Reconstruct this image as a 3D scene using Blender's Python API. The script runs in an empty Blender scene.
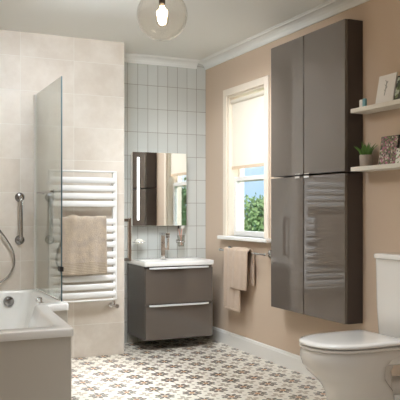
import bpy, bmesh, math, random
from mathutils import Vector, Matrix, noise
random.seed(7)
C = bpy.context.scene.collection
PI = math.pi

# ------------------------------------------------------------------ helpers
def wloc(o):
    v = Vector((0, 0, 0))
    while o is not None:
        v += o.location
        o = o.parent
    return v

def obj(name, bm, mat, parent=None, smooth=False, bevel=0.0, seg=2, subsurf=0, label=None):
    me = bpy.data.meshes.new(name)
    bmesh.ops.recalc_face_normals(bm, faces=bm.faces)
    bm.to_mesh(me); bm.free()
    if parent is not None:
        me.transform(Matrix.Translation(-wloc(parent)))
    for m in (mat if isinstance(mat, (list, tuple)) else [mat]):
        me.materials.append(m)
    o = bpy.data.objects.new(name, me)
    C.objects.link(o)
    if parent is not None:
        o.parent = parent
    if smooth:
        for p in me.polygons: p.use_smooth = True
        me.set_sharp_from_angle(angle=math.radians(50))
    if bevel:
        b = o.modifiers.new('bevel', 'BEVEL'); b.width = bevel; b.segments = seg
        b.limit_method = 'ANGLE'; b.angle_limit = math.radians(40)
        if not smooth:
            for p in me.polygons: p.use_smooth = True
        b.harden_normals = True
    if subsurf:
        s = o.modifiers.new('sub', 'SUBSURF'); s.levels = subsurf; s.render_levels = subsurf
    if label: o['label'] = label
    return o

def thing(name, label, cat, loc, group=None):
    o = bpy.data.objects.new(name, None); C.objects.link(o)
    o.location = loc; o['label'] = label; o['category'] = cat
    o.empty_display_size = .05
    if group: o['group'] = group
    return o

def tag(o, label, cat, group=None):
    o['label'] = label; o['category'] = cat
    if group: o['group'] = group
    return o

def struct(name, bm, mat, parent=None, **k):
    o = obj(name, bm, mat, parent, **k)
    if parent is None: o['kind'] = 'structure'
    return o

def new(): return bmesh.new()

def box(bm, x0, x1, y0, y1, z0, z1, mi=0):
    vs = [bm.verts.new((x, y, z)) for z in (z0, z1) for x, y in ((x0, y0), (x1, y0), (x1, y1), (x0, y1))]
    for f in ((0, 3, 2, 1), (4, 5, 6, 7), (0, 1, 5, 4), (1, 2, 6, 5), (2, 3, 7, 6), (3, 0, 4, 7)):
        bm.faces.new([vs[i] for i in f]).material_index = mi
    return bm

def B(*a): return box(new(), *a)

def frame_at(t):
    t = t.normalized()
    u = Vector((0, 0, 1)) if abs(t.z) < .9 else Vector((1, 0, 0))
    a = t.cross(u).normalized(); b = t.cross(a).normalized()
    return a, b

def tube(bm, pts, r, n=12, cap=True, mi=0):
    pts = [Vector(p) for p in pts]
    rings = []
    a = b = None
    for i, p in enumerate(pts):
        t = (pts[min(i + 1, len(pts) - 1)] - pts[max(i - 1, 0)]).normalized()
        if a is None: a, b = frame_at(t)
        else:
            a = (a - t * a.dot(t)).normalized(); b = t.cross(a).normalized()
        rr = r[i] if isinstance(r, (list, tuple)) else r
        rings.append([bm.verts.new(p + (a * math.cos(2 * PI * k / n) + b * math.sin(2 * PI * k / n)) * rr) for k in range(n)])
    for i in range(len(rings) - 1):
        for k in range(n):
            bm.faces.new((rings[i][k], rings[i][(k + 1) % n], rings[i + 1][(k + 1) % n], rings[i + 1][k])).material_index = mi
    if cap:
        bm.faces.new(rings[0]); bm.faces.new(list(reversed(rings[-1])))
    return bm

def lathe(bm, prof, c, axis='z', n=28, mi=0):
    c = Vector(c); rings = []
    for r, h in prof:
        ring = []
        if r < 1e-5: r = 1e-5
        for k in range(n):
            x, y = r * math.cos(2 * PI * k / n), r * math.sin(2 * PI * k / n)
            v = {'z': (x, y, h), 'y': (x, h, y), 'x': (h, x, y)}[axis]
            ring.append(bm.verts.new(c + Vector(v)))
        rings.append(ring)
    for i in range(len(rings) - 1):
        for k in range(n):
            bm.faces.new((rings[i][k], rings[i][(k + 1) % n], rings[i + 1][(k + 1) % n], rings[i + 1][k])).material_index = mi
    if prof[0][0] > 1e-4: bm.faces.new(rings[0])
    if prof[-1][0] > 1e-4: bm.faces.new(rings[-1])
    bmesh.ops.remove_doubles(bm, verts=bm.verts, dist=2e-5)
    return bm

def loft(bm, rings, cap0=True, cap1=True, closed=True, mi=0):
    R = [[bm.verts.new(p) for p in ring] for ring in rings]
    n = len(R[0])
    for i in range(len(R) - 1):
        for k in range(n if closed else n - 1):
            bm.faces.new((R[i][k], R[i][(k + 1) % n], R[i + 1][(k + 1) % n], R[i + 1][k])).material_index = mi
    if cap0: bm.faces.new(R[0]).material_index = mi
    if cap1: bm.faces.new(list(reversed(R[-1]))).material_index = mi
    return bm

def rounded(poly, radii, n=6):
    """round the corners of a polygon (list of (x,y)); n+1 points per corner"""
    out = []
    m = len(poly)
    for i in range(m):
        p = Vector(poly[i]); a = Vector(poly[i - 1]); b = Vector(poly[(i + 1) % m])
        r = radii[i] if isinstance(radii, (list, tuple)) else radii
        da = (a - p).normalized(); db = (b - p).normalized()
        ang = da.angle(db)
        d = min(r / math.tan(ang / 2), .48 * (a - p).length, .48 * (b - p).length)
        rr = d * math.tan(ang / 2)
        p0 = p + da * d; p1 = p + db * d
        c = p + (da + db).normalized() * (rr / math.sin(ang / 2))
        v0 = p0 - c; v1 = p1 - c
        th = v0.angle_signed(v1) if v0.length > 1e-9 else 0
        for k in range(n + 1):
            v = v0.copy(); v.rotate(Matrix.Rotation(-th * k / n, 2))
            out.append((c.x + v.x, c.y + v.y))
    return out

def Z(outline, z): return [(x, y, z) for x, y in outline]

# ------------------------------------------------------------------ materials
def srgb(r, g, b):
    f = lambda c: (c / 255 / 12.92) if c / 255 <= .04045 else ((c / 255 + .055) / 1.055) ** 2.4
    return (f(r), f(g), f(b), 1)

class NT:
    def __init__(s, name):
        s.m = bpy.data.materials.new(name); s.m.use_nodes = True
        s.t = s.m.node_tree; s.p = s.t.nodes['Principled BSDF']
    def n(s, ty, **k):
        q = s.t.nodes.new(ty)
        for a, v in k.items(): setattr(q, a, v)
        return q
    def l(s, a, b): s.t.links.new(a, b)
    def val(s, sock, v):
        if isinstance(v, (int, float, tuple)): sock.default_value = v
        else: s.l(v, sock)
    def M(s, op, a, b=0.0, c=None):
        q = s.n('ShaderNodeMath', operation=op); s.val(q.inputs[0], a); s.val(q.inputs[1], b)
        if c is not None: s.val(q.inputs[2], c)
        return q.outputs[0]
    def mix(s, f, a, b):
        q = s.n('ShaderNodeMix', data_type='RGBA'); s.val(q.inputs[0], f); s.val(q.inputs[6], a); s.val(q.inputs[7], b)
        return q.outputs[2]
    def pos(s, objspace=False):
        if objspace: return s.n('ShaderNodeTexCoord').outputs['Object']
        return s.n('ShaderNodeNewGeometry').outputs['Position']
    def noise(s, scale, detail=4, vec=None, rough=.5):
        q = s.n('ShaderNodeTexNoise'); q.inputs['Scale'].default_value = scale; q.inputs['Detail'].default_value = detail
        q.inputs['Roughness'].default_value = rough
        s.l(vec if vec is not None else s.pos(True), q.inputs['Vector']); return q.outputs['Fac']
    def bump(s, h, strength=.3, dist=.002):
        q = s.n('ShaderNodeBump'); q.inputs['Strength'].default_value = strength; q.inputs['Distance'].default_value = dist
        s.l(h, q.inputs['Height']); s.l(q.outputs[0], s.p.inputs['Normal'])

def plain(name, col, rough=.5, metal=0, var=.04, nscale=20, bump=0, bdist=.001, coat=0, ior=None, sheen=0):
    t = NT(name)
    f = t.noise(nscale)
    c2 = tuple(min(1, c * (1 - var)) for c in col[:3]) + (1,)
    t.l(t.mix(f, col, c2), t.p.inputs['Base Color'])
    t.p.inputs['Roughness'].default_value = rough; t.p.inputs['Metallic'].default_value = metal
    if coat: t.p.inputs['Coat Weight'].default_value = coat; t.p.inputs['Coat Roughness'].default_value = .03
    if ior: t.p.inputs['IOR'].default_value = ior
    if sheen: t.p.inputs['Sheen Weight'].default_value = sheen
    if bump: t.bump(t.noise(nscale * 4), bump, bdist)
    return t.m

PAINT = plain('peach paint', srgb(208, 186, 164), .85, var=.03, nscale=2, bump=.1)
CEIL = plain('ceiling paint', srgb(240, 240, 236), .9, var=.02, nscale=2)
WHITE = plain('white gloss paint', srgb(240, 236, 230), .35, var=.02)
CASING = plain('cream gloss paint', srgb(240, 226, 208), .4, var=.02)
CERAMIC = plain('white ceramic', srgb(238, 234, 228), .08, var=.01, coat=.5)
ACRYLIC = plain('white acrylic', srgb(240, 238, 234), .15, var=.01)
PANELM = plain('shade-toned bath panel', srgb(206, 200, 190), .3, var=.02)  # greyer than the tub: the panel's shade is put into the colour
RADW = plain('white enamel', srgb(242, 240, 237), .25, var=.01)
CHROME = plain('chrome', (.80, .80, .81, 1), .09, 1, var=.04)
STEEL = plain('brushed steel', (.50, .49, .48, 1), .2, 1, var=.08)
DCHROME = plain('dark chrome', (.34, .33, .33, 1), .12, 1, var=.1)
SATIN = plain('satin chrome', (.86, .86, .85, 1), .4, .25, var=.02)
STEELREFL = plain('steel with reflection tint', (.50, .42, .37, 1), .15, 1, var=.1)  # warm tint puts a brown reflection into the steel colour
TAUPE = plain('taupe gloss lacquer', srgb(104, 95, 88), .015, var=.02, ior=1.8, nscale=3)
TAUPED = plain('dark taupe carcass', srgb(72, 62, 57), .4, var=.06, nscale=8)
TAUPEV = plain('vanity gloss lacquer', srgb(98, 89, 82), .04, var=.02, ior=1.75, nscale=3)
BLACK = plain('black plastic', srgb(22, 20, 20), .35)
SHELF = plain('cream shelf', srgb(232, 226, 214), .45, var=.03)
def blind_mat():
    t = NT('blind fabric'); out = t.t.nodes['Material Output']
    tr = t.n('ShaderNodeBsdfTranslucent'); tr.inputs[0].default_value = srgb(236, 232, 226)
    mx = t.n('ShaderNodeMixShader'); mx.inputs[0].default_value = .22
    t.l(t.mix(t.noise(80), srgb(247, 238, 224), srgb(240, 230, 215)), t.p.inputs['Base Color']); t.p.inputs['Roughness'].default_value = .9
    t.l(t.p.outputs[0], mx.inputs[1]); t.l(tr.outputs[0], mx.inputs[2]); t.l(mx.outputs[0], out.inputs[0])
    return t.m
BLIND = blind_mat()
BLINDBAR = plain('blind bar', srgb(220, 196, 168), .6)
CONC = plain('concrete pot', srgb(176, 164, 152), .85, var=.25, nscale=60, bump=.4)
LEAF = plain('succulent leaf', srgb(104, 150, 70), .5, var=.35, nscale=25)
BARK = plain('bark', srgb(96, 82, 66), .9, var=.4, nscale=12, bump=.5)
FOL = plain('tree foliage', srgb(168, 194, 130), .6, var=.5, nscale=5)
GRASS = plain('grass', srgb(110, 145, 70), .9, var=.4, nscale=3)
DARKMET = plain('dark bronze lamp metal', srgb(70, 60, 52), .3, 1)
TEAL = plain('teal glaze', srgb(120, 172, 180), .3, var=.2)
SOAP = plain('white soap', srgb(245, 240, 230), .4)
PINKP = plain('pink plastic', srgb(222, 170, 150), .35)
WHITEP = plain('white plastic', srgb(240, 236, 230), .35)
SOIL = plain('soil', srgb(60, 48, 38), .95, var=.4, nscale=90)

def glass_mat(name, col, rough=0, mixf=.12, tint=None):
    """thin architectural pane: mostly transparent, with a fresnel reflection"""
    t = NT(name)
    out = t.t.nodes['Material Output']
    tr = t.n('ShaderNodeBsdfTransparent'); tr.inputs[0].default_value = col
    gl = t.n('ShaderNodeBsdfGlossy'); gl.inputs['Roughness'].default_value = .01
    lw = t.n('ShaderNodeLayerWeight'); lw.inputs[0].default_value = .5
    mx = t.n('ShaderNodeMixShader')
    fr = t.M('ADD', .045, t.M('MULTIPLY', t.M('POWER', lw.outputs['Facing'], 5.0), .9))
    t.l(t.M('MINIMUM', t.M('MULTIPLY', fr, mixf), 1.0), mx.inputs[0])
    t.l(tr.outputs[0], mx.inputs[1]); t.l(gl.outputs[0], mx.inputs[2]); t.l(mx.outputs[0], out.inputs[0])
    t.t.nodes.remove(t.p)
    return t.m
GLASS = glass_mat('screen glass', (.92, .945, .915, 1), mixf=1.5)
WGLASS = glass_mat('window glass', (.96, .98, .98, 1), mixf=.8)
GLOBEG = glass_mat('lamp glass', (.96, .94, .91, 1), mixf=1.6)
TUMBG = glass_mat('tumbler glass', (.92, .92, .90, 1), mixf=2)

def edge_glass():
    t = NT('dark glass edge'); t.p.inputs['Base Color'].default_value = srgb(70, 92, 98); t.p.inputs['Roughness'].default_value = .1
    t.l(t.mix(t.noise(20), srgb(64, 84, 92), srgb(80, 104, 110)), t.p.inputs['Base Color'])
    return t.m
EDGEG = edge_glass()

def mirror_mat():
    t = NT('mirror silver'); t.p.inputs['Metallic'].default_value = 1; t.p.inputs['Roughness'].default_value = .012
    t.l(t.mix(t.noise(3), (.90, .90, .89, 1), (.88, .88, .87, 1)), t.p.inputs['Base Color'])
    return t.m
MIRROR = mirror_mat()

def emit(name, col, s):
    t = NT(name); t.p.inputs['Base Color'].default_value = col
    t.l(t.mix(t.noise(30), col, col), t.p.inputs['Emission Color']); t.p.inputs['Emission Strength'].default_value = s
    return t.m
LED = emit('led diffuser', (1, 1, 1, 1), 2.2)
FILA = emit('glowing filament', (1, .72, .40, 1), 30)

def tile_mat(name, plane, w, h, ox, oz, mortar, c1, c2, cm, rough, stack=True, vein=0, bumpd=.002):
    """rectangular stack-bond tiles on a vertical wall; plane 'x' -> uses X,Z ; 'y' -> Y,Z"""
    t = NT(name)
    sep = t.n('ShaderNodeSeparateXYZ'); t.l(t.pos(), sep.inputs[0])
    u = t.M('DIVIDE', t.M('SUBTRACT', sep.outputs[0 if plane == 'x' else 1], ox), w)
    v = t.M('DIVIDE', t.M('SUBTRACT', sep.outputs[2], oz), h)
    fu = t.M('ABSOLUTE', t.M('SUBTRACT', t.M('FRACT', u), .5)); fv = t.M('ABSOLUTE', t.M('SUBTRACT', t.M('FRACT', v), .5))
    mu = t.M('GREATER_THAN', fu, .5 - mortar / w); mv = t.M('GREATER_THAN', fv, .5 - mortar / h)
    mort = t.M('MAXIMUM', mu, mv)
    wn = t.n('ShaderNodeTexWhiteNoise', noise_dimensions='2D')
    cmb = t.n('ShaderNodeCombineXYZ'); t.l(t.M('FLOOR', u), cmb.inputs[0]); t.l(t.M('FLOOR', v), cmb.inputs[1]); t.l(cmb.outputs[0], wn.inputs[0])
    base = t.mix(wn.outputs[0], c1, c2)
    if vein:
        off = t.n('ShaderNodeVectorMath', operation='MULTIPLY_ADD'); t.l(cmb.outputs[0], off.inputs[0])
        off.inputs[1].default_value = (3.7, 5.1, 2.2); t.l(t.pos(), off.inputs[2])
        f = t.noise(5, 8, off.outputs[0], .62)
        f = t.M('MULTIPLY', t.M('SUBTRACT', f, .38), 3.2); f = t.M('MINIMUM', t.M('MAXIMUM', f, 0.0), 1.0)
        base = t.mix(t.M('MULTIPLY', f, vein), base, srgb(250, 244, 236))
        f2 = t.noise(2.3, 3, off.outputs[0]); base = t.mix(t.M('MULTIPLY', f2, .35), base, srgb(212, 194, 174))
    t.l(t.mix(mort, base, cm), t.p.inputs['Base Color'])
    t.l(t.M('ADD', t.M('MULTIPLY', mort, .5), rough), t.p.inputs['Roughness'])
    t.bump(t.M('SUBTRACT', 1.0, mort), .5, bumpd)
    return t.m
BEIGE = tile_mat('beige stone tile', 'x', .41, .2567, .99, -.003, .0016, srgb(222, 212, 200), srgb(214, 203, 190), srgb(236, 231, 222), .4, vein=.55)
BEIGEY = tile_mat('beige stone tile side', 'y', .41, .2567, 5.34, -.003, .0016, srgb(222, 212, 200), srgb(214, 203, 190), srgb(236, 231, 222), .4, vein=.55)
METRO = tile_mat('white upright tile', 'x', .094, .2065, 2.737, 1.212 - .2065 * 6, .0018, srgb(210, 211, 206), srgb(203, 204, 199), srgb(140, 132, 121), .1, bumpd=.003)

def floor_mat():
    t = NT('patterned floor tile')
    S = .184
    sep = t.n('ShaderNodeSeparateXYZ'); t.l(t.pos(), sep.inputs[0])
    def cell(ox, oy):
        u = t.M('SUBTRACT', t.M('FRACT', t.M('ADD', t.M('DIVIDE', t.M('SUBTRACT', sep.outputs[0], ox), S), .5)), .5)
        v = t.M('SUBTRACT', t.M('FRACT', t.M('ADD', t.M('DIVIDE', t.M('SUBTRACT', sep.outputs[1], oy), S), .5)), .5)
        r = t.M('SQRT', t.M('ADD', t.M('MULTIPLY', u, u), t.M('MULTIPLY', v, v)))
        return u, v, r, t.M('ARCTAN2', v, u)
    ox, oy = 2.544, 4.198
    u, v, r, th = cell(ox, oy)
    col = srgb(233, 226, 213)
    def AND(a, b): return t.M('MULTIPLY', a, b)
    def rng(x, a, b): return AND(t.M('GREATER_THAN', x, a), t.M('LESS_THAN', x, b))
    # secondary motif at the cell corners: small four-leaf tan star
    u2, v2, r2, th2 = cell(ox + S / 2, oy + S / 2)
    pet2 = t.M('MULTIPLY', t.M('ABSOLUTE', t.M('COSINE', t.M('MULTIPLY', th2, 2.0))), .24)
    m = AND(t.M('LESS_THAN', r2, t.M('ADD', pet2, .02)), t.M('GREATER_THAN', r2, .07))
    c = t.mix(m, col, srgb(172, 154, 134))
    c = t.mix(t.M('LESS_THAN', r2, .04), c, srgb(120, 110, 100))
    # mid-edge dashes
    for a, b in ((S / 2, 0), (0, S / 2)):
        u3, v3, r3, th3 = cell(ox + a, oy + b)
        m3 = t.M('LESS_THAN', t.M('ADD', t.M('MULTIPLY', t.M('ABSOLUTE', u3), 1.0 if a else 2.4), t.M('MULTIPLY', t.M('ABSOLUTE', v3), 2.4 if a else 1.0)), .085)
        c = t.mix(m3, c, srgb(150, 134, 118))
    # main flower: eight dark petals round an ochre centre
    w = t.M('ABSOLUTE', t.M('COSINE', t.M('MULTIPLY', th, 4.0)))
    lim = t.M('ADD', .17, t.M('MULTIPLY', w, .19))
    pet = AND(t.M('LESS_THAN', r, lim), t.M('GREATER_THAN', r, .115)); pet = AND(pet, t.M('GREATER_THAN', w, .33))
    c = t.mix(pet, c, srgb(74, 66, 60))
    c = t.mix(rng(r, .245, .275), c, srgb(176, 158, 138))
    c = t.mix(t.M('LESS_THAN', r, .095), c, srgb(204, 146, 98))
    c = t.mix(t.M('LESS_THAN', r, .035), c, srgb(120, 96, 80))
    # joints
    j = t.M('MAXIMUM', t.M('ABSOLUTE', u), t.M('ABSOLUTE', v))
    jm = t.M('GREATER_THAN', j, .492)
    c = t.mix(jm, c, srgb(205, 198, 186))
    t.l(c, t.p.inputs['Base Color']); t.p.inputs['Roughness'].default_value = .32
    t.bump(t.M('SUBTRACT', 1.0, jm), .3, .001)
    return t.m
FLOORM = floor_mat()

def towel_mat(name, c1, c2, band=None):
    t = NT(name)
    p = t.pos()
    f = t.noise(160, 2, p)
    g = t.noise(22, 3, p)
    c = t.mix(g, c1, c2)
    if band:
        sep = t.n('ShaderNodeSeparateXYZ'); t.l(p, sep.inputs[0])
        z = sep.outputs[2]
        inb = t.M('MULTIPLY', t.M('GREATER_THAN', z, band[0]), t.M('LESS_THAN', z, band[1]))
        st = t.M('GREATER_THAN', t.M('FRACT', t.M('DIVIDE', t.M('SUBTRACT', z, t.M('MULTIPLY', sep.outputs[0], .05)), .0125)), .5)
        c = t.mix(t.M('MULTIPLY', inb, st), c, tuple(x * .62 for x in c1[:3]) + (1,))
    t.l(c, t.p.inputs['Base Color'])
    t.p.inputs['Roughness'].default_value = .95; t.p.inputs['Sheen Weight'].default_value = .3
    t.bump(f, .9, .006)
    return t.m
TOWA = towel_mat('lilac beige towelling', srgb(206, 186, 158), srgb(160, 146, 138), (.655, .75))
TOWB = towel_mat('beige towelling', srgb(205, 180, 156), srgb(188, 162, 138))

def art_mat(name, cols, scale, bg=None, thr=.5):
    t = NT(name)
    v = t.n('ShaderNodeTexVoronoi'); v.inputs['Scale'].default_value = scale; t.l(t.pos(True), v.inputs['Vector'])
    cr = t.n('ShaderNodeValToRGB'); cr.color_ramp.interpolation = 'CONSTANT'
    e = cr.color_ramp.elements
    for i, c in enumerate(cols):
        q = e[i] if i < 2 else e.new(i / len(cols))
        q.position = i / len(cols); q.color = c
    s = t.n('ShaderNodeSeparateColor'); t.l(v.outputs['Color'], s.inputs[0]); t.l(s.outputs[0], cr.inputs[0])
    c = cr.outputs[0]
    if bg: c = t.mix(t.M('GREATER_THAN', s.outputs[1], thr), bg, c)
    t.l(c, t.p.inputs['Base Color']); t.p.inputs['Roughness'].default_value = .4
    return t.m
ARTP = art_mat('floral print', [srgb(96, 88, 74), srgb(186, 110, 140), srgb(118, 128, 80), srgb(206, 194, 180), srgb(140, 112, 108), srgb(70, 66, 58), srgb(120, 116, 100)], 110)
ARTG = art_mat('garden photograph', [srgb(70, 84, 50), srgb(120, 130, 84), srgb(190, 196, 180), srgb(60, 60, 50)], 55)
ARTW = art_mat('sprigged card', [srgb(150, 160, 120), srgb(200, 150, 150), srgb(120, 120, 110)], 90, srgb(236, 232, 222), .72)

# ------------------------------------------------------------------ setting
RX, BY, PY, PX = 2.737, 5.77, 5.34, 1.81      # right wall, back wall, partition face, partition right edge
LX, CZ = .21, 2.49
struct('floor', B(-1.1, 3.0, -1.2, 5.97, -.1, 0), FLOORM)
struct('ceiling', B(-1.1, 3.0, -1.2, 5.97, CZ, CZ + .1), CEIL)
struct('wall_back', B(PX - .02, RX, BY, BY + .2, 0, CZ), METRO)
struct('wall_partition', B(.01, PX, PY, BY + .2, 0, CZ), [BEIGE])
struct('wall_left', B(.01, LX, 2.6, PY, 0, CZ), BEIGEY)
struct('wall_side', B(-1.1, -.9, -1.2, 2.8, 0, CZ), PAINT)
struct('wall_return', B(-.9, .01, 2.6, 2.8, 0, CZ), PAINT)
struct('wall_front', B(-1.1, RX, -1.4, -1.2, 0, CZ), PAINT)
# right wall with the window opening
W0, W1, WZ0, WZ1 = 4.69, 5.33, .93, 2.12
bm = new()
box(bm, RX, RX + .15, -1.4, W0, 0, CZ); box(bm, RX, RX + .15, W1, BY + .2, 0, CZ)
box(bm, RX, RX + .15, W0, W1, 0, WZ0); box(bm, RX, RX + .15, W0, W1, WZ1, CZ)
struct('wall_right', bm, PAINT)
# skirting with a moulded top
prof = [(0, 0), (-.018, 0), (-.018, .092), (-.014, .1), (-.012, .108), (-.004, .114), (0, .114)]
bm = new(); loft(bm, [[(RX + x, y, z) for x, z in prof] for y in (-1.2, BY)])
struct('baseboard_right', bm, WHITE)
# cornice
def cove(bm, pa):
    loft(bm, pa)
cp = [(0, 0)] + [(0, -.06), (-.008, -.06)]
for k in range(7):
    a = PI / 2 * k / 6
    cp.append((-.095 + .085 * math.cos(a), -.052 + .043 * math.sin(a) * 1.0))
cp = [(0, 0), (0, -.062), (-.01, -.062), (-.012, -.052), (-.02, -.034), (-.035, -.02), (-.055, -.012), (-.078, -.01), (-.08, -.004), (-.095, -.004), (-.095, 0)]
bm = new(); loft(bm, [[(RX + x, y, CZ + z) for x, z in cp] for y in (-1.2, BY)])
struct('trim_1', bm, CEIL)
bm = new(); loft(bm, [[(x, BY + d, CZ + z) for d, z in cp] for x in (PX, RX - .095)])
struct('trim_2', bm, CEIL)

# window: casing, jamb, two sliding sashes
win = bpy.data.objects.new('window_1', None); C.objects.link(win); win.location = (RX, (W0 + W1) / 2, WZ0); win['kind'] = 'structure'
bm = new()
for y0, y1 in ((W0 - .06, W0), (W1, W1 + .06)):
    box(bm, RX - .018, RX, y0, y1, WZ0, WZ1 + .06)
box(bm, RX - .018, RX, W0, W1, WZ1, WZ1 + .06)
obj('window_casing', bm, CASING, win, bevel=.004)
bm = new()
box(bm, RX, RX + .15, W0, W0 + .015, WZ0, WZ1); box(bm, RX, RX + .15, W1 - .015, W1, WZ0, WZ1); box(bm, RX, RX + .15, W0, W1, WZ1 - .015, WZ1)
obj('window_jamb', bm, CASING, win)
MR = 1.41
def sash(x, z0, z1, nm, b=.04, top=.035):
    f = new(); y0, y1 = W0 + .015, W1 - .015
    box(f, x, x + .035, y0, y0 + .04, z0, z1); box(f, x, x + .035, y1 - .04, y1, z0, z1)
    box(f, x, x + .035, y0 + .04, y1 - .04, z0, z0 + b); box(f, x, x + .035, y0 + .04, y1 - .04, z1 - top, z1)
    s = obj(nm, f, WHITE, win, bevel=.003)
    obj('pane', B(x + .014, x + .02, y0 + .04, y1 - .04, z0 + b, z1 - top), WGLASS, s)
    return s
s1 = sash(RX + .05, WZ0, MR + .02, 'lower_sash', .045)
s2 = sash(RX + .09, MR - .02, WZ1 - .015, 'upper_sash')
obj('window_sill', B(RX - .055, RX + .18, W0 - .1, W1 + .1, WZ0 - .03, WZ0), WHITE, win, bevel=.006)
# roller blind
bl = thing('roller_blind', 'cream roller blind half lowered in the sash window', 'blind', (RX + .03, 5.01, 1.5))
obj('blind_fabric', B(RX + .028, RX + .0305, W0 + .03, W1 - .03, 1.515, 2.06), BLIND, bl)
obj('bottom_bar', B(RX + .022, RX + .036, W0 + .025, W1 - .025, 1.495, 1.52), BLINDBAR, bl, bevel=.003)
obj('roller', tube(new(), [(RX + .03, W0 + .02, 2.07), (RX + .03, W1 - .02, 2.07)], .02), BLIND, bl, smooth=True)

# ------------------------------------------------------------------ outside
struct('ground', B(3.3, 40, -30, 40, -1.6, -1.5), GRASS)
def tree(x, y, zc, r, lab):
    t = thing('garden_tree', lab, 'tree', (x, y, -1.5))
    rr = random.Random(int(x * 10 + y))
    bm = new()
    tube(bm, [(x, y, -1.5), (x + .05, y, zc - r), (x, y + .05, zc + .2 * r)], [.16, .12, .05], 8)
    for k in range(6):
        a = k * 1.1
        tube(bm, [(x, y, zc - r * .8), (x + r * .6 * math.cos(a), y + r * .6 * math.sin(a), zc + rr.uniform(-.2, .5) * r)], [.05, .015], 6)
    obj('trunk', bm, BARK, t, smooth=True)
    bm = new()
    for k in range(5200):
        d = Vector((rr.gauss(0, 1), rr.gauss(0, 1), rr.gauss(0, 1))).normalized()
        lump = .75 + .35 * noise.noise(d * 2.2 + Vector((x, y, 0)))
        p = Vector((x, y, zc)) + d * (r * lump * rr.uniform(.55, 1) )
        q = Vector((rr.gauss(0, 1), rr.gauss(0, 1), rr.gauss(0, 1))).normalized(); w = q.cross(d).normalized()
        s = rr.uniform(.05, .085)
        vs = [bm.verts.new(p + q * s), bm.verts.new(p + w * s * .6), bm.verts.new(p - q * s), bm.verts.new(p - w * s * .6)]
        bm.faces.new(vs)
    obj('foliage', bm, FOL, t)
    return t
tree(13, 22.1, .75, 1.45, 'leafy green tree seen through the lower window pane')
tree(8.9, -9.5, .95, 1.5, 'leafy green tree outside, seen reflected in the mirror')

# ------------------------------------------------------------------ bath
bath = thing('shower_bath', 'white L-shaped shower bath with pale end panel', 'bath', (.66, 4.4, 0))
BZ = .552
outer = [(LX + .002, 3.49), (.915, 3.49), (.955, 4.12), (.985, 4.405), (1.128, 4.405), (1.128, PY - .002), (LX + .002, PY - .002)]
inner = [(LX + .06, 3.60), (.845, 3.60), (.885, 4.14), (.925, 4.49), (1.062, 4.49), (1.062, PY - .055), (LX + .06, PY - .055)]
low = [(LX + .13, 3.75), (.76, 3.75), (.79, 4.16), (.82, 4.56), (.96, 4.58), (.96, PY - .12), (LX + .13, PY - .12)]
bot = [(LX + .18, 3.82), (.70, 3.82), (.73, 4.18), (.76, 4.6), (.88, 4.62), (.88, PY - .18), (LX + .18, PY - .18)]
ro = rounded(outer, [.01, .02, 1.0, .05, .035, .004, .004]); ri = rounded(inner, [.08, .08, .6, .08, .05, .05, .05])
rl = rounded(low, [.1, .1, .6, .1, .08, .08, .08]); rb = rounded(bot, [.1, .1, .6, .1, .08, .08, .08])
def lerp(a, b, f): return [(p[0] + (q[0] - p[0]) * f, p[1] + (q[1] - p[1]) * f) for p, q in zip(a, b)]
bm = new()
loft(bm, [Z(lerp(ro, ri, .12), BZ - .042), Z(ro, BZ - .042), Z(ro, BZ - .006), Z(lerp(ro, ri, .05), BZ - .001), Z(lerp(ro, ri, .12), BZ),
          Z(lerp(ro, ri, .92), BZ), Z(ri, BZ - .004), Z(lerp(ri, rl, .08), BZ - .015), Z(lerp(ri, rl, .5), BZ - .17), Z(rl, .22), Z(lerp(rl, rb, .6), .15), Z(rb, .14)], cap0=False)
obj('tub', bm, ACRYLIC, bath, smooth=True)
po = [(x - .008 if x > .5 else x, y) for x, y in outer]; po[0] = (po[0][0], 3.502); po[1] = (po[1][0], 3.502); po[3] = (.977, 4.417); po[4] = (1.12, 4.417)
rp = rounded(po, [.005, .01, 1.0, .02, .01, .004, .004])
n_ = 7
bm = new()
strip = rp[0:5 * n_ + n_]      # near end, long side, step and wide side
loft(bm, [Z(rp, 0.0), Z(rp, BZ - .044)], cap0=False, cap1=False)
obj('bath_panel', bm, PANELM, bath)
bm = new(); lathe(bm, [(0, -.034), (.02, -.034), (.034, -.028), (.038, -.012), (.038, 0)], (.893, PY - .066, .478), 'y')
obj('overflow_cover', bm, DCHROME, bath, smooth=True, label='round chrome overflow control on the end wall of the bath')
bm = new(); lathe(bm, [(.022, 0), (.022, .01), (.012, .014), (.011, .042), (0, .046)], (.955, 4.47, BZ - .001))
tube(bm, [(.955, 4.47, BZ + .034), (.925, 4.42, BZ + .048), (.915, 4.40, BZ + .03)], .007, 8)
obj('bath_lever', bm, CHROME, bath, smooth=True, label='small chrome lever on the bath rim')
bm = new(); lathe(bm, [(.03, 0), (.03, .004), (0, .006)], (.66, 5.0, .14)); obj('plug_hole', bm, CHROME, bath, smooth=True)

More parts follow.
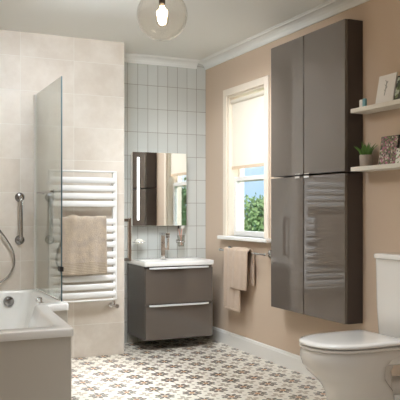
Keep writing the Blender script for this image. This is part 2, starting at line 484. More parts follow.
# shower screen
sc = thing('shower_screen', 'clear glass shower screen standing on the bath rim', 'shower screen', (1.1, 4.9, BZ))
GT = 2.02
gp = obj('glass_panel', B(1.097, 1.103, 4.512, PY - .016, BZ + .006, GT), GLASS, sc)
obj('glass_edge', B(1.096, 1.104, 4.504, 4.512, BZ + .004, GT), EDGEG, sc, label='dark vertical free edge of the glass')
obj('wall_channel', B(1.089, 1.111, PY - .03, PY - .001, BZ + .001, GT), WHITEP, sc, bevel=.002, label='white wall profile holding the glass')
obj('seal', B(1.094, 1.106, 4.52, PY - .03, BZ + .0005, BZ + .009), WHITEP, sc)
obj('clamp', B(1.088, 1.112, 4.498, 4.56, .75, .782), BLACK, sc, bevel=.002, label='small black clamp on the glass edge')
bm = new()
ZB = 1.275
tube(bm, [(1.068, 4.66, ZB), (1.068, 5.10, ZB)], .007, 10)
for y in (4.72, 5.04):
    tube(bm, [(1.07, y, ZB), (1.097, y, ZB)], .006, 10); lathe(bm, [(.014, 0), (.014, .006)], (1.091, y, ZB), 'x')
obj('screen_rail', bm, STEEL, sc, smooth=True, label='slim steel rail across the glass')

# grab bar left
def grab(name, lab, x, y, z0, z1, nrm, out=.06, r=.013, fr=.033):
    """vertical grab bar standing off a wall; nrm = unit vector out of the wall"""
    t = thing(name, lab, 'grab bar', (x, y, z0))
    N = Vector(nrm); A = Vector((x, y, z0)); Bv = Vector((x, y, z1)); c = .03
    pts = [A, A + N * (out - c)]
    for k in range(1, 6):
        a = PI / 2 * k / 5; pts.append(A + N * (out - c + c * math.sin(a)) + Vector((0, 0, c * (1 - math.cos(a)))))
    for k in range(0, 6):
        a = PI / 2 * k / 5; pts.append(Bv + N * (out - c + c * math.cos(a)) - Vector((0, 0, c * (1 - math.sin(a)))))
    pts.append(Bv)
    obj('bar', tube(new(), pts, r, 14), STEEL, t, smooth=True)
    ax = 'y' if abs(N.y) > .5 else 'x'; s = N.y if ax == 'y' else N.x
    for z in (z0, z1):
        obj('wall_flange', lathe(new(), [(fr, 0), (fr, .006 * s), (fr * .8, .013 * s), (r, .016 * s), (0, .016 * s)], (x, y, z), ax), DCHROME, t, smooth=True)
    return t
grab('grab_bar', 'vertical steel grab bar on the beige tiles above the bath', .985, PY, .925, 1.245, (0, -1, 0), r=.014, fr=.036)
t = thing('grab_bar', 'narrow vertical steel grab bar beside the basin, on the tiled wall end', 'grab bar', (1.81, 5.41, .75))
bm = new(); box(bm, 1.856, 1.882, 5.37, 5.396, .735, 1.085)
obj('bar', bm, STEELREFL, t, bevel=.006)
for z in (.75, 1.068):
    obj('bracket', B(PX, 1.862, 5.372, 5.394, z - .012, z + .012), DCHROME, t, bevel=.003)

# shower set left (riser, mixer, hose)
sh = thing('shower_set', 'chrome shower with a grey hose hanging in a loop over the bath', 'shower', (.62, PY, 1.0))
bm = new(); tube(bm, [(.46, PY - .05, 1.12), (.78, PY - .05, 1.12)], .02, 14)
for x in (.54, .70): lathe(bm, [(.03, 0), (.03, -.008), (.016, -.012), (.016, -.05)], (x, PY, 1.12), 'y', 16)
obj('mixer_valve', bm, CHROME, sh, smooth=True)
bm = new(); tube(bm, [(.62, PY - .05, 1.12), (.62, PY - .05, 1.95)], .009, 10); lathe(bm, [(.02, 0), (.02, -.01), (.009, -.05)], (.62, PY, 1.93), 'y', 16)
obj('riser_rail', bm, CHROME, sh, smooth=True)
bm = new(); tube(bm, [(.62, PY - .08, 1.70), (.60, PY - .10, 1.82), (.58, PY - .14, 1.90)], [.012, .013, .02], 12); lathe(bm, [(0, .0), (.05, .0), (.05, -.02), (0, -.022)], (.575, PY - .17, 1.9), 'y', 20)
obj('hand_shower', bm, CHROME, sh, smooth=True)
def catmull(P, n=10):
    P = [Vector(p) for p in P]; out = []
    Q = [P[0]] + P + [P[-1]]
    for i in range(1, len(Q) - 2):
        for k in range(n):
            s = k / n; a, b, c, d = Q[i - 1], Q[i], Q[i + 1], Q[i + 2]
            out.append(.5 * ((2 * b) + (c - a) * s + (2 * a - 5 * b + 4 * c - d) * s * s + (3 * b - a - 3 * c + d) * s ** 3))
    out.append(P[-1]); return out
hy = PY - .035
hp = catmull([(.62, PY - .08, 1.70), (.66, PY - .05, 1.5), (.74, hy, 1.2), (.80, hy, 1.05), (.872, hy, .945), (.928, hy, .845), (.938, hy, .75), (.905, hy, .67), (.85, hy, .625), (.78, hy, .61), (.70, hy, .66), (.64, hy, .85), (.62, PY - .05, 1.10)], 12)
obj('hose', tube(new(), hp, .0075, 10), STEEL, sh, smooth=True, label='flexible grey hose')

# ------------------------------------------------------------------ towel radiator
rd = thing('towel_radiator', 'white ladder towel radiator on the beige tiled wall', 'radiator', (1.46, PY, .44))
RY = PY - .065
xl, xr, rz0, rz1 = 1.205, 1.708, .445, 1.455
for x in (xl, xr):
    bm = new(); box(bm, x - .017, x + .017, RY - .012, RY + .022, rz0, rz1)
    obj('upright', bm, RADW, rd, bevel=.006)
def barz(y): return 1.15 - (y - 210) * .0079
zs = [barz(v) for v in (181, 189, 196.6, 204.2, 221.4, 229, 236.6, 244.2, 254, 261.6, 269.2, 277, 285, 293)]
for z in zs:
    ring = []
    for k in range(13):
        f = k / 12; x = xl + (xr - xl) * f; y = RY - .012 - .020 * math.sin(PI * f) ** .8
        hh, dd = .0225, .007
        ring.append([(x, y - dd, z - hh * .8), (x, y - dd, z + hh * .8), (x, y - dd * .4, z + hh), (x, y + dd * .4, z + hh), (x, y + dd, z + hh * .8), (x, y + dd, z - hh * .8), (x, y + dd * .4, z - hh), (x, y - dd * .4, z - hh)])
    obj('rung', loft(new(), ring), RADW, rd, smooth=True)
for z in (rz1 - .008, rz0 + .006):
    pts = [(xl + (xr - xl) * k / 16, RY - .004 - .024 * math.sin(PI * k / 16) ** .7, z) for k in range(17)]
    obj('cross_tube', tube(new(), pts, .0085, 12), RADW, rd, smooth=True)
for x in (xl, xr):
    for z in (.60, 1.36):
        bm = new(); lathe(bm, [(.014, 0), (.014, -.06)], (x, PY, z), 'y', 12); lathe(bm, [(.02, -.0), (.02, -.012)], (x, PY, z), 'y', 12)
        obj('wall_bracket', bm, RADW, rd, smooth=True)
for x in (xl + .01, xr - .01):
    bm = new()
    tube(bm, [(x, RY, rz0 + .002), (x, RY, rz0 - .045)], .009, 12); tube(bm, [(x, RY, rz0 - .012), (x, RY, rz0 - .034)], .015, 12)
    tube(bm, [(x, RY, rz0 - .045), (x + .012, RY - .04, rz0 - .045)], [.012, .010], 12); tube(bm, [(x + .012, RY - .04, rz0 - .045), (x + .014, RY - .058, rz0 - .045)], .016, 12)
    tube(bm, [(x, RY, rz0 - .045), (x, PY, rz0 - .048)], .008, 12)
    lathe(bm, [(.02, 0), (.02, -.006), (.008, -.01)], (x, PY, rz0 - .048), 'y', 16)
    obj('valve', bm, CHROME, rd, smooth=True, label='chrome radiator valve')

def drape(bm, path, along, half_a, half_b, nu=30, thick=.008, wav=.004, seed=0, taper=0):
    """cloth ribbon: path = list of points in the section, along = axis vector, spread from half_a to half_b"""
    path = catmull(path, 6); A = Vector(along)
    rows = []
    for i, p in enumerate(path):
        s = i / (len(path) - 1); row = []
        for k in range(nu + 1):
            f = k / nu; d = half_a + (half_b - half_a) * f
            w = noise.noise(Vector((f * 5 + seed, s * 2.2, seed))) * wav * 2.2 + math.sin(f * 15 + seed + s * 2) * wav * .6
            t = (Vector(path[min(i + 1, len(path) - 1)]) - Vector(path[max(i - 1, 0)])).normalized()
            N = t.cross(A).normalized()
            e = noise.noise(Vector((s * 3, seed + 9, f * 2))) * .006
            row.append(p + A * (d + e) + N * w)
        rows.append(row)
    R = [[bm.verts.new(v) for v in r] for r in rows]
    for i in range(len(R) - 1):
        for k in range(nu):
            bm.faces.new((R[i][k], R[i][k + 1], R[i + 1][k + 1], R[i + 1][k]))
    return bm
def cloth(name, bm, m, parent=None, th=.009):
    o = obj(name, bm, m, parent, smooth=True)
    s = o.modifiers.new('solid', 'SOLIDIFY'); s.thickness = th; s.offset = 0
    o.modifiers.new('sub', 'SUBSURF').render_levels = 1
    return o
ty = RY - .042
bm = new()
drape(bm, [(0, ty + .043, .80), (0, ty + .040, .95), (0, ty + .032, 1.05), (0, ty + .019, 1.090), (0, ty, 1.098), (0, ty - .019, 1.082), (0, ty - .022, 1.01), (0, ty - .022, .9), (0, ty - .024, .75), (0, ty - .026, .655)], (1, 0, 0), 1.262, 1.625, wav=.0075, seed=3)
o = cloth('bath_towel', bm, TOWA, th=.012); tag(o, 'beige lilac towel with a ribbed hem hanging on the white radiator', 'towel')

# ------------------------------------------------------------------ vanity
vx0, vx1, vy0, vz0, vz1 = 1.984, 2.590, 5.32, .085, .690
va = thing('vanity_unit', 'glossy taupe two-drawer vanity unit under the white basin', 'vanity unit', ((vx0 + vx1) / 2, 5.6, vz0))
obj('carcass', B(vx0, vx1, vy0 + .02, BY - .001, vz0, vz1), TAUPEV, va, bevel=.002)
for z0, z1 in ((.092, .376), (.384, .682)):
    d = obj('drawer', B(vx0 + .002, vx1 - .002, vy0, vy0 + .019, z0, z1 - .012), TAUPEV, va, bevel=.0025)
    # curved bright edge pull along the drawer's top
    ring = []
    for k in range(17):
        f = k / 16; x = vx0 + .034 + (vx1 - vx0 - .075) * f
        e = min(1, min(f, 1 - f) * 12) ** .5
        y = vy0 - .004 - .016 * e
        ring.append([(x, y, z1 - .016 + .002), (x, y, z1 - .004), (x, vy0 + .004, z1 - .001), (x, vy0 + .004, z1 - .010)])
    obj('handle', loft(new(), ring), SATIN, d, smooth=False, label='bright chrome edge handle')
# basin
ba = thing('washbasin', 'white ceramic basin slab on top of the taupe vanity unit', 'basin', ((vx0 + vx1) / 2, 5.54, vz1))
bx0, bx1, by0, bz0, bz1 = vx0 - .012, vx1 + .006, vy0 - .012, vz1 + .001, .729
o0 = rounded([(bx0, by0), (bx1, by0), (bx1, BY - .001), (bx0, BY - .001)], [.012, .012, .003, .003])
def scl(x0, x1, y0, y1, r): return rounded([(x0, y0), (x1, y0), (x1, y1), (x0, y1)], r)
i0 = scl(bx0 + .05, bx1 - .05, by0 + .05, BY - .13, .06); i1 = scl(bx0 + .075, bx1 - .075, by0 + .075, BY - .15, .06); i2 = scl(bx0 + .16, bx1 - .16, by0 + .14, BY - .2, .05)
bm = new()
loft(bm, [Z(lerp(o0, i0, .05), bz0), Z(lerp(o0, i0, .02), bz0), Z(o0, bz0 + .006), Z(o0, bz1 - .004), Z(lerp(o0, i0, .04), bz1), Z(lerp(o0, i0, .25), bz1 - .003), Z(lerp(o0, i0, .9), bz1 - .005), Z(i0, bz1 - .008), Z(lerp(i0, i1, .6), bz1 - .018), Z(i1, bz1 - .022), Z(i2, bz1 - .026)])
obj('bowl_slab', bm, CERAMIC, ba, smooth=True)
bm = new(); lathe(bm, [(.022, 0), (.022, .003), (0, .004)], (2.29, 5.50, bz1 - .0265)); obj('drain', bm, CHROME, ba, smooth=True)
# tap
tx, tyy = 2.272, 5.655
tp = thing('basin_mixer_tap', 'tall square chrome mixer tap standing on the basin', 'tap', (tx, tyy, bz1))
obj('column', B(tx - .030, tx + .010, tyy - .022, tyy + .026, bz1 - .006, .955), CHROME, tp, bevel=.005)
bm = new(); box(bm, tx - .030, tx + .012, tyy - .13, tyy - .020, .930, .955); box(bm, tx - .028, tx + .010, tyy - .13, tyy - .105, .910, .932)
obj('spout', bm, CHROME, tp, bevel=.004)
bm = new(); box(bm, tx + .009, tx + .040, tyy - .012, tyy + .014, .925, .945); box(bm, tx + .030, tx + .052, tyy - .014, tyy + .014, .80, .930); box(bm, tx + .009, tx + .034, tyy - .008, tyy + .010, .80, .822)
obj('lever', bm, CHROME, tp, bevel=.003)
obj('base_ring', B(tx - .028, tx + .028, tyy - .026, tyy + .032, bz1 - .008, bz1 + .004), CHROME, tp, bevel=.004)

# wall-mounted soap dish and tumbler holder
def ring_tube(bm, c, R, r, n=28):
    pts = [(c[0] + R * math.cos(2 * PI * k / n), c[1] + R * math.sin(2 * PI * k / n), c[2]) for k in range(n)]
    rings = []
    for k in range(n):
        a = 2 * PI * k / n; d = Vector((math.cos(a), math.sin(a), 0))
        rings.append([Vector(c) + d * (R + r * math.cos(2 * PI * j / 8)) + Vector((0, 0, r * math.sin(2 * PI * j / 8))) for j in range(8)])
    rings.append(rings[0])
    V = [[bm.verts.new(p) for p in q] for q in rings[:-1]]
    for k in range(n):
        for j in range(8):
            bm.faces.new((V[k][j], V[k][(j + 1) % 8], V[(k + 1) % n][(j + 1) % 8], V[(k + 1) % n][j]))
    return bm
sx, sz = 2.062, .874
sd = thing('soap_dish', 'white soap dish in a chrome ring on the white tiles left of the tap', 'soap dish', (sx, BY, sz))
bm = new(); ring_tube(bm, (sx, BY - .085, sz), .048, .005); tube(bm, [(sx, BY, sz), (sx, BY - .038, sz)], .007, 10); lathe(bm, [(.02, 0), (.02, -.008), (.007, -.012)], (sx, BY, sz), 'y', 16)
obj('holder', bm, CHROME, sd, smooth=True)
bm = new(); lathe(bm, [(0, -.016), (.03, -.016), (.045, -.004), (.056, .008), (.054, .010), (.042, 0), (.028, -.01), (0, -.011)], (sx, BY - .085, sz))
obj('dish', bm, SOAP, sd, smooth=True)
bm = new(); lathe(bm, [(0, 0), (.026, 0), (.038, .012), (.034, .026), (.018, .036), (0, .038)], (sx, BY - .085, sz - .010))
tag(obj('soap_bar', bm, SOAP, smooth=True), 'small white soap bar lying in the wall-mounted dish', 'soap')
sx, sz = 2.458, .872
th = thing('tumbler_holder', 'glass tumbler in a chrome ring on the tiles right of the tap', 'tumbler', (sx, BY, sz))
bm = new(); ring_tube(bm, (sx, BY - .075, sz), .036, .005); tube(bm, [(sx, BY, sz), (sx, BY - .04, sz)], .007, 10); lathe(bm, [(.02, 0), (.02, -.008), (.007, -.012)], (sx, BY, sz), 'y', 16)
obj('holder', bm, CHROME, th, smooth=True)
bm = new(); lathe(bm, [(0, -.045), (.028, -.045), (.0355, .055), (.0335, .055), (.026, -.04), (0, -.04)], (sx, BY - .075, sz))
obj('glass', bm, TUMBG, th, smooth=True)
for dx, dy, m, hd, nm in ((-.02, .0, PINKP, BLACK, 'pink toothbrush with a dark head, leftmost in the tumbler'), (.002, -.01, PINKP, WHITEP, 'pink toothbrush with a pale head in the middle of the tumbler'), (.018, .008, WHITEP, WHITEP, 'white toothbrush leaning right in the tumbler')):
    b = thing('toothbrush', nm, 'toothbrush', (sx, BY - .075, sz - .034), 'toothbrushes in the tumbler')
    p0 = Vector((sx - dx * .5, BY - .075, sz - .032)); p1 = Vector((sx + dx * 1.5, BY - .075 + dy, sz + .14))
    obj('brush_handle', tube(new(), [p0, p0.lerp(p1, .5), p1], [.004, .0045, .003], 8), m, b, smooth=True)
    q = p0.lerp(p1, .92)
    obj('bristles', B(q.x - .005, q.x + .005, q.y - .016, q.y - .002, q.z - .012, q.z + .014), hd, b)

# mirror cabinet
mx0, mx1, mz0, mz1, my = 2.003, 2.509, 1.013, 1.650, 5.69
mc = thing('mirror_cabinet', 'frameless mirror cabinet with a lit vertical strip above the basin', 'mirror', ((mx0 + mx1) / 2, BY, mz0))
obj('cabinet_body', B(mx0 + .012, mx1 - .012, my + .014, BY - .001, mz0 + .01, mz1 - .01), WHITE, mc)
door = obj('mirror_door', B(mx0, mx1, my, my + .014, mz0, mz1), MIRROR, mc, bevel=.001)
obj('light_strip', B(mx0 + .042, mx0 + .062, my - .0012, my + .003, mz0 + .05, mz1 - .045), LED, door, label='white glowing vertical light strip')

# ------------------------------------------------------------------ tall wall cabinets
cx, cy0, cy1 = 2.600, 3.502, 4.381
cm = 3.955
def cab(lab, z0, z1, hz, up):
    t = thing('wall_cabinet', lab, 'cabinet', (RX, (cy0 + cy1) / 2, z0), 'stacked wall cabinets')
    obj('carcass', B(cx + .022, RX - .001, cy0, cy1, z0, z1), TAUPED, t, bevel=.001)
    for a, b, s in ((cy0, cm - .0045, -1), (cm + .0045, cy1, 1)):
        d = obj('door', B(cx, cx + .02, a, b, z0 + .002, z1 - .002), TAUPE, t, bevel=.002)
        hy = cm + s * .055
        h = new(); zz = z1 - .002 if up else z0 + .002
        box(h, cx - .014, cx + .004, hy - .03, hy + .03, zz - .012 if up else zz, zz if up else zz + .006); 
        if up: box(h, cx - .016, cx - .012, hy - .03, hy + .03, zz - .012, zz + .001)
        obj('handle', h, CHROME, d, bevel=.001, label='small chrome edge pull')
    return t
cab('lower taupe gloss two-door cabinet on the peach wall beside the window', .45, 1.378, 0, True)
cab('upper taupe gloss two-door cabinet standing on the lower one', 1.386, 2.32, 0, False)

# ------------------------------------------------------------------ towel rail
tr = thing('towel_rail', 'chrome towel rail on the peach wall below the window', 'towel rail', (RX, 5.0, .81))
rx = RX - .065; rzz = .812
def P(px, X):   # depth at which a direction from the viewpoint crosses a plane parallel to the right wall
    a = (px - 200) / 700; return X * (.907 - .421 * a) / (.421 + .907 * a)
ry0, ry1 = P(266, rx), P(220.5, rx)
bm = tube(new(), [(rx, ry0, rzz), (rx, ry1, rzz)], .009, 12)
for y in (ry0, ry1): lathe(bm, [(.013, -.012), (.013, .012)], (rx, y, rzz), 'y', 12)
obj('rail', bm, CHROME, tr, smooth=True)
for y in (ry0 + .04, ry1 - .05):
    bm = new(); tube(bm, [(RX, y, rzz), (rx, y, rzz)], .008, 12); lathe(bm, [(.034, 0), (.034, -.006), (.026, -.014), (.009, -.018)], (RX, y, rzz), 'x', 24)
    obj('wall_flange', bm, STEEL, tr, smooth=True)
ht = thing('hand_towel', 'folded beige towel hanging over the chrome rail below the window', 'towel', (rx, 5.1, .4))
def sec(dz1, dz2, o=0.0):
    return [(rx + .022 + o, 0, rzz - dz1), (rx + .02 + o, 0, rzz - dz1 * .5), (rx + .017 + o, 0, rzz - .01), (rx + .008, 0, rzz + .014 + o), (rx - .006, 0, rzz + .015 + o), (rx - .017 - o, 0, rzz - .006), (rx - .020 - o, 0, rzz - dz2 * .5), (rx - .023 - o, 0, rzz - dz2)]
cloth('long_fold', drape(new(), sec(.30, .475), (0, 1, 0), P(240.5, rx - .02), P(224, rx - .02), wav=.003, seed=1), TOWB, ht, th=.011)
cloth('short_fold', drape(new(), sec(.26, .30, .013), (0, 1, 0), P(247, rx - .03), P(230.5, rx - .03), wav=.003, seed=5), TOWB, ht, th=.012)
# ribbed hem on the long fold
obj('hem', B(rx - .032, rx - .016, P(240.5, rx - .02) + .005, P(224, rx - .02) - .005, rzz - .482, rzz - .462), TOWB, ht, bevel=.005, seg=3)

# ------------------------------------------------------------------ toilet
TY = 3.015
to = thing('toilet', 'white close-coupled toilet with the lid closed, against the peach wall', 'toilet', (2.4, TY, 0))
def dsec(ub, uf, hw, z, us=None, n=18, rb=.03, p=2.3):
    """D-shaped section: back edge at distance ub from wall, round nose at uf"""
    if us is None: us = uf - hw * 1.35
    pts = []
    for k in range(4):  # rounded back corner, near side
        a = PI / 2 * k / 3
        pts.append((ub + rb - rb * math.cos(a), -(hw - rb + rb * math.sin(a))))
    for k in range(4): pts.append((ub + rb + (us - ub - rb) * (k + 1) / 5, -hw))
    for k in range(n + 1):
        a = -PI / 2 + PI * k / n
        ca, sa = math.cos(a), math.sin(a)
        pts.append((us + (uf - us) * abs(ca) ** (2 / p), hw * math.copysign(abs(sa) ** (2 / p), sa)))
    for k in range(4): pts.append((us - (us - ub - rb) * (k + 1) / 5, hw))
    for k in range(4):
        a = PI / 2 * (1 - k / 3)
        pts.append((ub + rb - rb * math.cos(a), (hw - rb + rb * math.sin(a))))
    return [(RX - u, TY + w, z) for u, w in pts]
bm = new()
loft(bm, [dsec(.24, .585, .125, .001), dsec(.24, .585, .125, .02), dsec(.25, .583, .118, .03), dsec(.25, .585, .114, .10), dsec(.25, .59, .116, .16), dsec(.26, .600, .122, .20, rb=.04),
          dsec(.30, .622, .140, .24, rb=.05), dsec(.335, .655, .164, .275, rb=.06), dsec(.35, .695, .182, .31, rb=.06), dsec(.35, .726, .192, .35, rb=.06), dsec(.31, .738, .195, .385, rb=.06), dsec(.22, .738, .196, .415), dsec(.205, .734, .193, .430), dsec(.215, .727, .186, .434)])
obj('pan', bm, CERAMIC, to, smooth=True)
bm = new()
loft(bm, [dsec(.012, .40, .165, .350, .30, rb=.03), dsec(.006, .42, .182, .358, .31, rb=.03), dsec(.004, .44, .191, .372, .32), dsec(.004, .44, .191, .425, .32), dsec(.008, .44, .187, .433, .32)])
obj('rear_deck', bm, CERAMIC, to, smooth=True)
bm = new()
loft(bm, [dsec(.252, .5, .108, .10, rb=.03), dsec(.262, .5, .104, .30, rb=.03), dsec(.24, .5, .116, .36, rb=.03)])
obj('trapway', bm, CERAMIC, to, smooth=True)
bm = new(); tube(bm, [(RX - .30, TY, .20), (RX - .1, TY, .19), (RX, TY, .19)], .05, 20)
obj('waste_outlet', bm, WHITEP, to, smooth=True)
bm = new()
loft(bm, [dsec(.235, .735, .197, .4355), dsec(.228, .741, .202, .440), dsec(.228, .741, .202, .447), dsec(.235, .735, .197, .4505)])
obj('seat', bm, WHITEP, to, smooth=True)
bm = new()
loft(bm, [dsec(.232, .736, .198, .4555), dsec(.224, .744, .204, .460), dsec(.224, .744, .204, .467), dsec(.232, .738, .199, .474), dsec(.26, .70, .17, .478), dsec(.32, .62, .10, .480)])
obj('lid', bm, CERAMIC, to, smooth=True)
for w in (-.08, .08):
    bm = new(); lathe(bm, [(.014, 0), (.014, .03), (.01, .033)], (RX - .215, TY + w, .433), 'z', 16)
    obj('hinge', bm, CHROME, to, smooth=True)
def csec(u0, u1, hw, z, r=.05):
    return Z(rounded([(RX - u1, TY - hw), (RX - u0, TY - hw), (RX - u0, TY + hw), (RX - u1, TY + hw)], [r, .006, .006, r], 8), z)
bm = new()
loft(bm, [csec(.008, .150, .165, .434), csec(.004, .158, .176, .443), csec(.003, .166, .184, .60), csec(.003, .170, .188, .872), csec(.003, .170, .188, .876)])
ci = obj('cistern', bm, CERAMIC, to, smooth=True)
bm = new()
loft(bm, [csec(.002, .172, .190, .8765), csec(.002, .178, .196, .880), csec(.002, .178, .196, .897), csec(.004, .174, .192, .903), csec(.02, .155, .17, .906)])
obj('cistern_lid', bm, CERAMIC, to, smooth=True)
bm = new(); lathe(bm, [(.024, 0), (.024, .006), (.02, .009), (0, .009)], (RX - .09, TY, .905)); obj('flush_button', bm, CHROME, to, smooth=True)
for o in to.children:
    if o.name.split('.')[0] in ('pan', 'rear_deck', 'seat', 'lid', 'cistern', 'cistern_lid'):
        for p in o.data.polygons:
            pass

# ------------------------------------------------------------------ shelves and what stands on them
SX = RX - .127
def shelf(z0, lab):
    bm = B(SX, RX - .0005, 2.2, 3.46, z0, z0 + .026)
    o = tag(obj('wall_shelf', bm, SHELF, bevel=.002), lab, 'shelf', 'floating shelves')
    return z0 + .026
SU = shelf(1.735, 'upper cream floating shelf beside the tall cabinet')
SL = shelf(1.383, 'lower cream floating shelf carrying the potted plant')

def panel_thing(name, lab, cat, y0, y1, zb, h, xb, xt, matf, matb, th=.012, border=0, partn='picture'):
    """upright board leaning back: bottom edge at x=xb, top at x=xt"""
    t = thing(name, lab, cat, (xb, (y0 + y1) / 2, zb))
    def leaned(x0, x1, ya, yb, za, zb2):
        bm = new(); box(bm, x0, x1, ya, yb, za, zb2)
        for v in bm.verts:
            v.co.x += xb + (xt - xb) * (v.co.z / h); v.co.z += zb
        return bm
    obj('board', leaned(0, th, y0, y1, 0.0005, h), matb, t, bevel=.001)
    if border is not None:
        obj(partn, leaned(-.002, 0, y0 + border, y1 - border, border + .001, h - border), matf, t)
    return t
# upper shelf
yj = P(364, SX + .05)
j = thing('small_jar', 'tiny white and teal jar at the far end of the upper shelf', 'jar', (SX + .05, yj, SU))
bm = new(); lathe(bm, [(0, 0), (.017, 0), (.02, .004), (.02, .045), (.018, .05), (0, .05)], (SX + .05, yj + .012, SU + .0005)); obj('jar_body', bm, WHITEP, j, smooth=True)
bm = new(); lathe(bm, [(0, 0), (.013, 0), (.013, .048), (.011, .052), (0, .052)], (SX + .036, yj - .024, SU + .0005)); obj('teal_bottle', bm, TEAL, j, smooth=True, label='slim teal glazed bottle')
ya, yb = P(392.5, SX + .03), P(375, SX + .03)
cd = panel_thing('notice_card', 'large blank white card with a faint grey sprig, leaning on the upper shelf', 'card', ya, yb, SU, .168, SX + .03, SX + .062, WHITEP, WHITEP, .006, None)
INK = plain('grey ink', srgb(150, 148, 146), .8)
bm = new()
yc = (ya + yb) / 2; lean = .032 / .168
def onc(y, z): return (SX + .0285 + lean * z, y, SU + z)
tube(bm, [onc(yc + .004, .045), onc(yc, .08), onc(yc - .004, .125)], .0012, 6)
for z, s in ((.07, 1), (.085, -1), (.10, 1), (.115, -1), (.125, 1)):
    tube(bm, [onc(yc, z), onc(yc + s * .012, z + .010)], .0013, 6)
obj('sprig_drawing', bm, INK, cd)
panel_thing('framed_picture', 'dark-edged garden photograph leaning on the upper shelf, cut by the photo edge', 'picture', P(404, SX + .035) - .06, P(392.5, SX + .035) - .006, SU, .145, SX + .035, SX + .065, ARTG, BLACK, .01, .006)
# lower shelf
yp = P(366.5, SX + .062); pxx = SX + .060
pt = thing('potted_plant', 'spiky green plant in a grey concrete pot on the lower shelf', 'plant', (pxx, yp, SL))
bm = new(); lathe(bm, [(0, 0), (.036, 0), (.038, .004), (.040, .066), (.038, .070), (.035, .069), (.034, .058), (0, .058)], (pxx, yp, SL + .0005)); obj('pot', bm, CONC, pt, smooth=True)
bm = new(); lathe(bm, [(0, .0), (.0335, 0), (.0335, .003), (0, .006)], (pxx, yp, SL + .056)); obj('soil', bm, SOIL, pt)
rr = random.Random(4)
bm = new()
for k in range(46):
    a = rr.uniform(0, 2 * PI); sp = rr.uniform(.1, 1); L = rr.uniform(.065, .10)
    d = Vector((math.cos(a) * sp, math.sin(a) * sp, 0)) * .85
    p0 = Vector((pxx, yp, SL + .058)) + d * .03
    up = Vector((0, 0, 1))
    pts = [p0, p0 + (up + d * .5).normalized() * L * .5, p0 + (up + d * .5).normalized() * L * .5 + (up * .9 + d * 1.3).normalized() * L * .5]
    tube(bm, pts, [.0045, .0042, .0004], 5)
obj('leaves', bm, LEAF, pt, smooth=True)
panel_thing('picture_board', 'dark picture board with a pink floral print on the lower shelf', 'picture', P(395.5, SX + .035), P(378, SX + .035), SL, .165, SX + .035, SX + .06, ARTP, BLACK, .012, .003)
panel_thing('greeting_card', 'pale card with small leaf sprigs on the lower shelf, cut by the photo edge', 'card', P(404, SX + .02) - .06, P(395.5, SX + .02), SL, .085, SX + .018, SX + .03, ARTW, WHITEP, .003, .001)

# ------------------------------------------------------------------ pendant lamp
GX, GY, GZ, GR = 1.276, 3.19, 2.105, .125
pl = thing('pendant_lamp', 'clear glass globe pendant with a glowing filament bulb', 'lamp', (GX, GY, CZ))
bm = new()
prof = [(GR * math.sin(a), GR * math.cos(a)) for a in [math.radians(v) for v in range(180, 17, -9)]]
lathe(bm, prof, (GX, GY, GZ), n=40)
ft = [f for f in bm.faces if len(f.verts) > 4]
bmesh.ops.delete(bm, geom=ft, context='FACES_ONLY')
obj('globe_shade', bm, GLOBEG, pl, smooth=True)
bm = new(); lathe(bm, [(.04, .11), (.042, .125), (.03, .14), (.018, .15), (.018, .2), (.006, .21)], (GX, GY, GZ)); lathe(bm, [(.016, .115), (.016, .055)], (GX, GY, GZ))
obj('lamp_holder', bm, DARKMET, pl, smooth=True)
obj('cord', tube(new(), [(GX, GY, GZ + .2), (GX, GY, CZ - .02)], .003, 8), BLACK, pl)
bm = new(); lathe(bm, [(.05, 0), (.05, -.012), (.03, -.028), (.004, -.032)], (GX, GY, CZ)); obj('ceiling_rose', bm, DARKMET, pl, smooth=True)
bm = new(); lathe(bm, [(.014, .06), (.016, .04), (.030, .005), (.034, -.02), (.028, -.042), (.012, -.055), (0, -.057)], (GX, GY, GZ))
obj('bulb', bm, GLOBEG, pl, smooth=True)
bm = new()
for k in range(8):
    a = 2 * PI * k / 8
    tube(bm, [(GX + .008 * math.cos(a), GY + .008 * math.sin(a), GZ + .045), (GX + .020 * math.cos(a + .2), GY + .020 * math.sin(a + .2), GZ - .015), (GX + .010 * math.cos(a + .4), GY + .010 * math.sin(a + .4), GZ - .04)], .0016, 6)
obj('filament', bm, FILA, pl)

# ------------------------------------------------------------------ lights
def lamp(name, ty, loc, energy, col=(1, 1, 1), target=None, **k):
    d = bpy.data.lights.new(name, ty); d.energy = energy; d.color = col
    for a, v in k.items(): setattr(d, a, v)
    o = bpy.data.objects.new(name, d); C.objects.link(o); o.location = loc
    if target is not None:
        o.rotation_euler = (Vector(target) - Vector(loc)).to_track_quat('-Z', 'Y').to_euler()
    return o
COOL = (.87, .94, 1)
lamp('added_key', 'AREA', (1.1, 3.85, CZ - .05), 26, COOL, target=(1.9, 5.4, .8), shape='RECTANGLE', size=.5, size_y=.5, spread=math.radians(150))  # added soft key without a fitting, brightens the far walls
lamp('alcove_fill', 'AREA', (2.0, 4.4, CZ - .05), 10, COOL, target=(2.6, 5.2, .9), shape='RECTANGLE', size=.4, size_y=.4, spread=math.radians(95))  # extra lamp with no fitting, lifts the dim far corner
lamp('floor_wash', 'AREA', (1.45, 4.35, CZ - .03), 4.2, (.9, .96, 1), target=None, shape='RECTANGLE', size=.05, size_y=1.3, spread=math.radians(34))  # added strip lamp that makes the bright patch on the floor
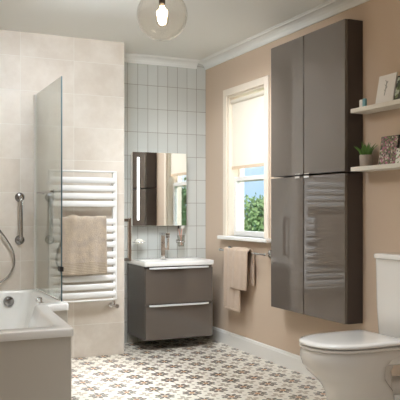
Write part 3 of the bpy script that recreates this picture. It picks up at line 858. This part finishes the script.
lamp('fill_ceiling', 'AREA', (1.7, 2.7, CZ - .03), 6, COOL, target=None, shape='RECTANGLE', size=.6, size_y=.9, spread=math.radians(80))
lamp('near_fill', 'AREA', (.3, 0.6, CZ - .03), 15, COOL, target=None, shape='RECTANGLE', size=.9, size_y=.9)
lamp('pendant_glow', 'POINT', (GX, GY, GZ - .01), 11, (1, .85, .68), shadow_soft_size=.03)
lamp('window_daylight', 'AREA', (4.3, 4.9, 2.0), 120, (.97, .98, 1), target=(1.9, 5.0, 1.0), shape='RECTANGLE', size=1.0, size_y=1.0)
sun = lamp('sun', 'SUN', (2, 0, 8), 4.0, (1, .95, .86), target=(6, 6, 0), angle=.01)

w = bpy.data.worlds.new('sky'); bpy.context.scene.world = w; w.use_nodes = True
nt = w.node_tree; bg = nt.nodes['Background']
tc = nt.nodes.new('ShaderNodeTexCoord'); ns = nt.nodes.new('ShaderNodeTexNoise'); ns.inputs['Scale'].default_value = 3; ns.inputs['Detail'].default_value = 6
cr = nt.nodes.new('ShaderNodeValToRGB'); cr.color_ramp.elements[0].position = .5; cr.color_ramp.elements[0].color = srgb(176, 210, 238); cr.color_ramp.elements[1].position = .75; cr.color_ramp.elements[1].color = srgb(245, 248, 250)
nt.links.new(tc.outputs['Generated'], ns.inputs['Vector']); nt.links.new(ns.outputs['Fac'], cr.inputs[0]); nt.links.new(cr.outputs[0], bg.inputs[0])
bg.inputs[1].default_value = 1.25

# ------------------------------------------------------------------ camera
cam = bpy.data.cameras.new('camera'); co = bpy.data.objects.new('camera', cam); C.objects.link(co)
co.location = (0, 0, 1.15); co.rotation_euler = (PI / 2, 0, -math.atan2(.421, .907))
cam.sensor_width = 36; cam.lens = 63; cam.shift_y = .025; cam.clip_start = .05
sc_ = bpy.context.scene; sc_.camera = co
v = sc_.view_settings; v.view_transform = 'Standard'; v.look = 'None'; v.gamma = 1; v.use_curve_mapping = False; v.exposure = .16
sc_.cycles.max_bounces = 10; sc_.cycles.transparent_max_bounces = 16
sc_.cycles.caustics_reflective = False; sc_.cycles.sample_clamp_indirect = 6
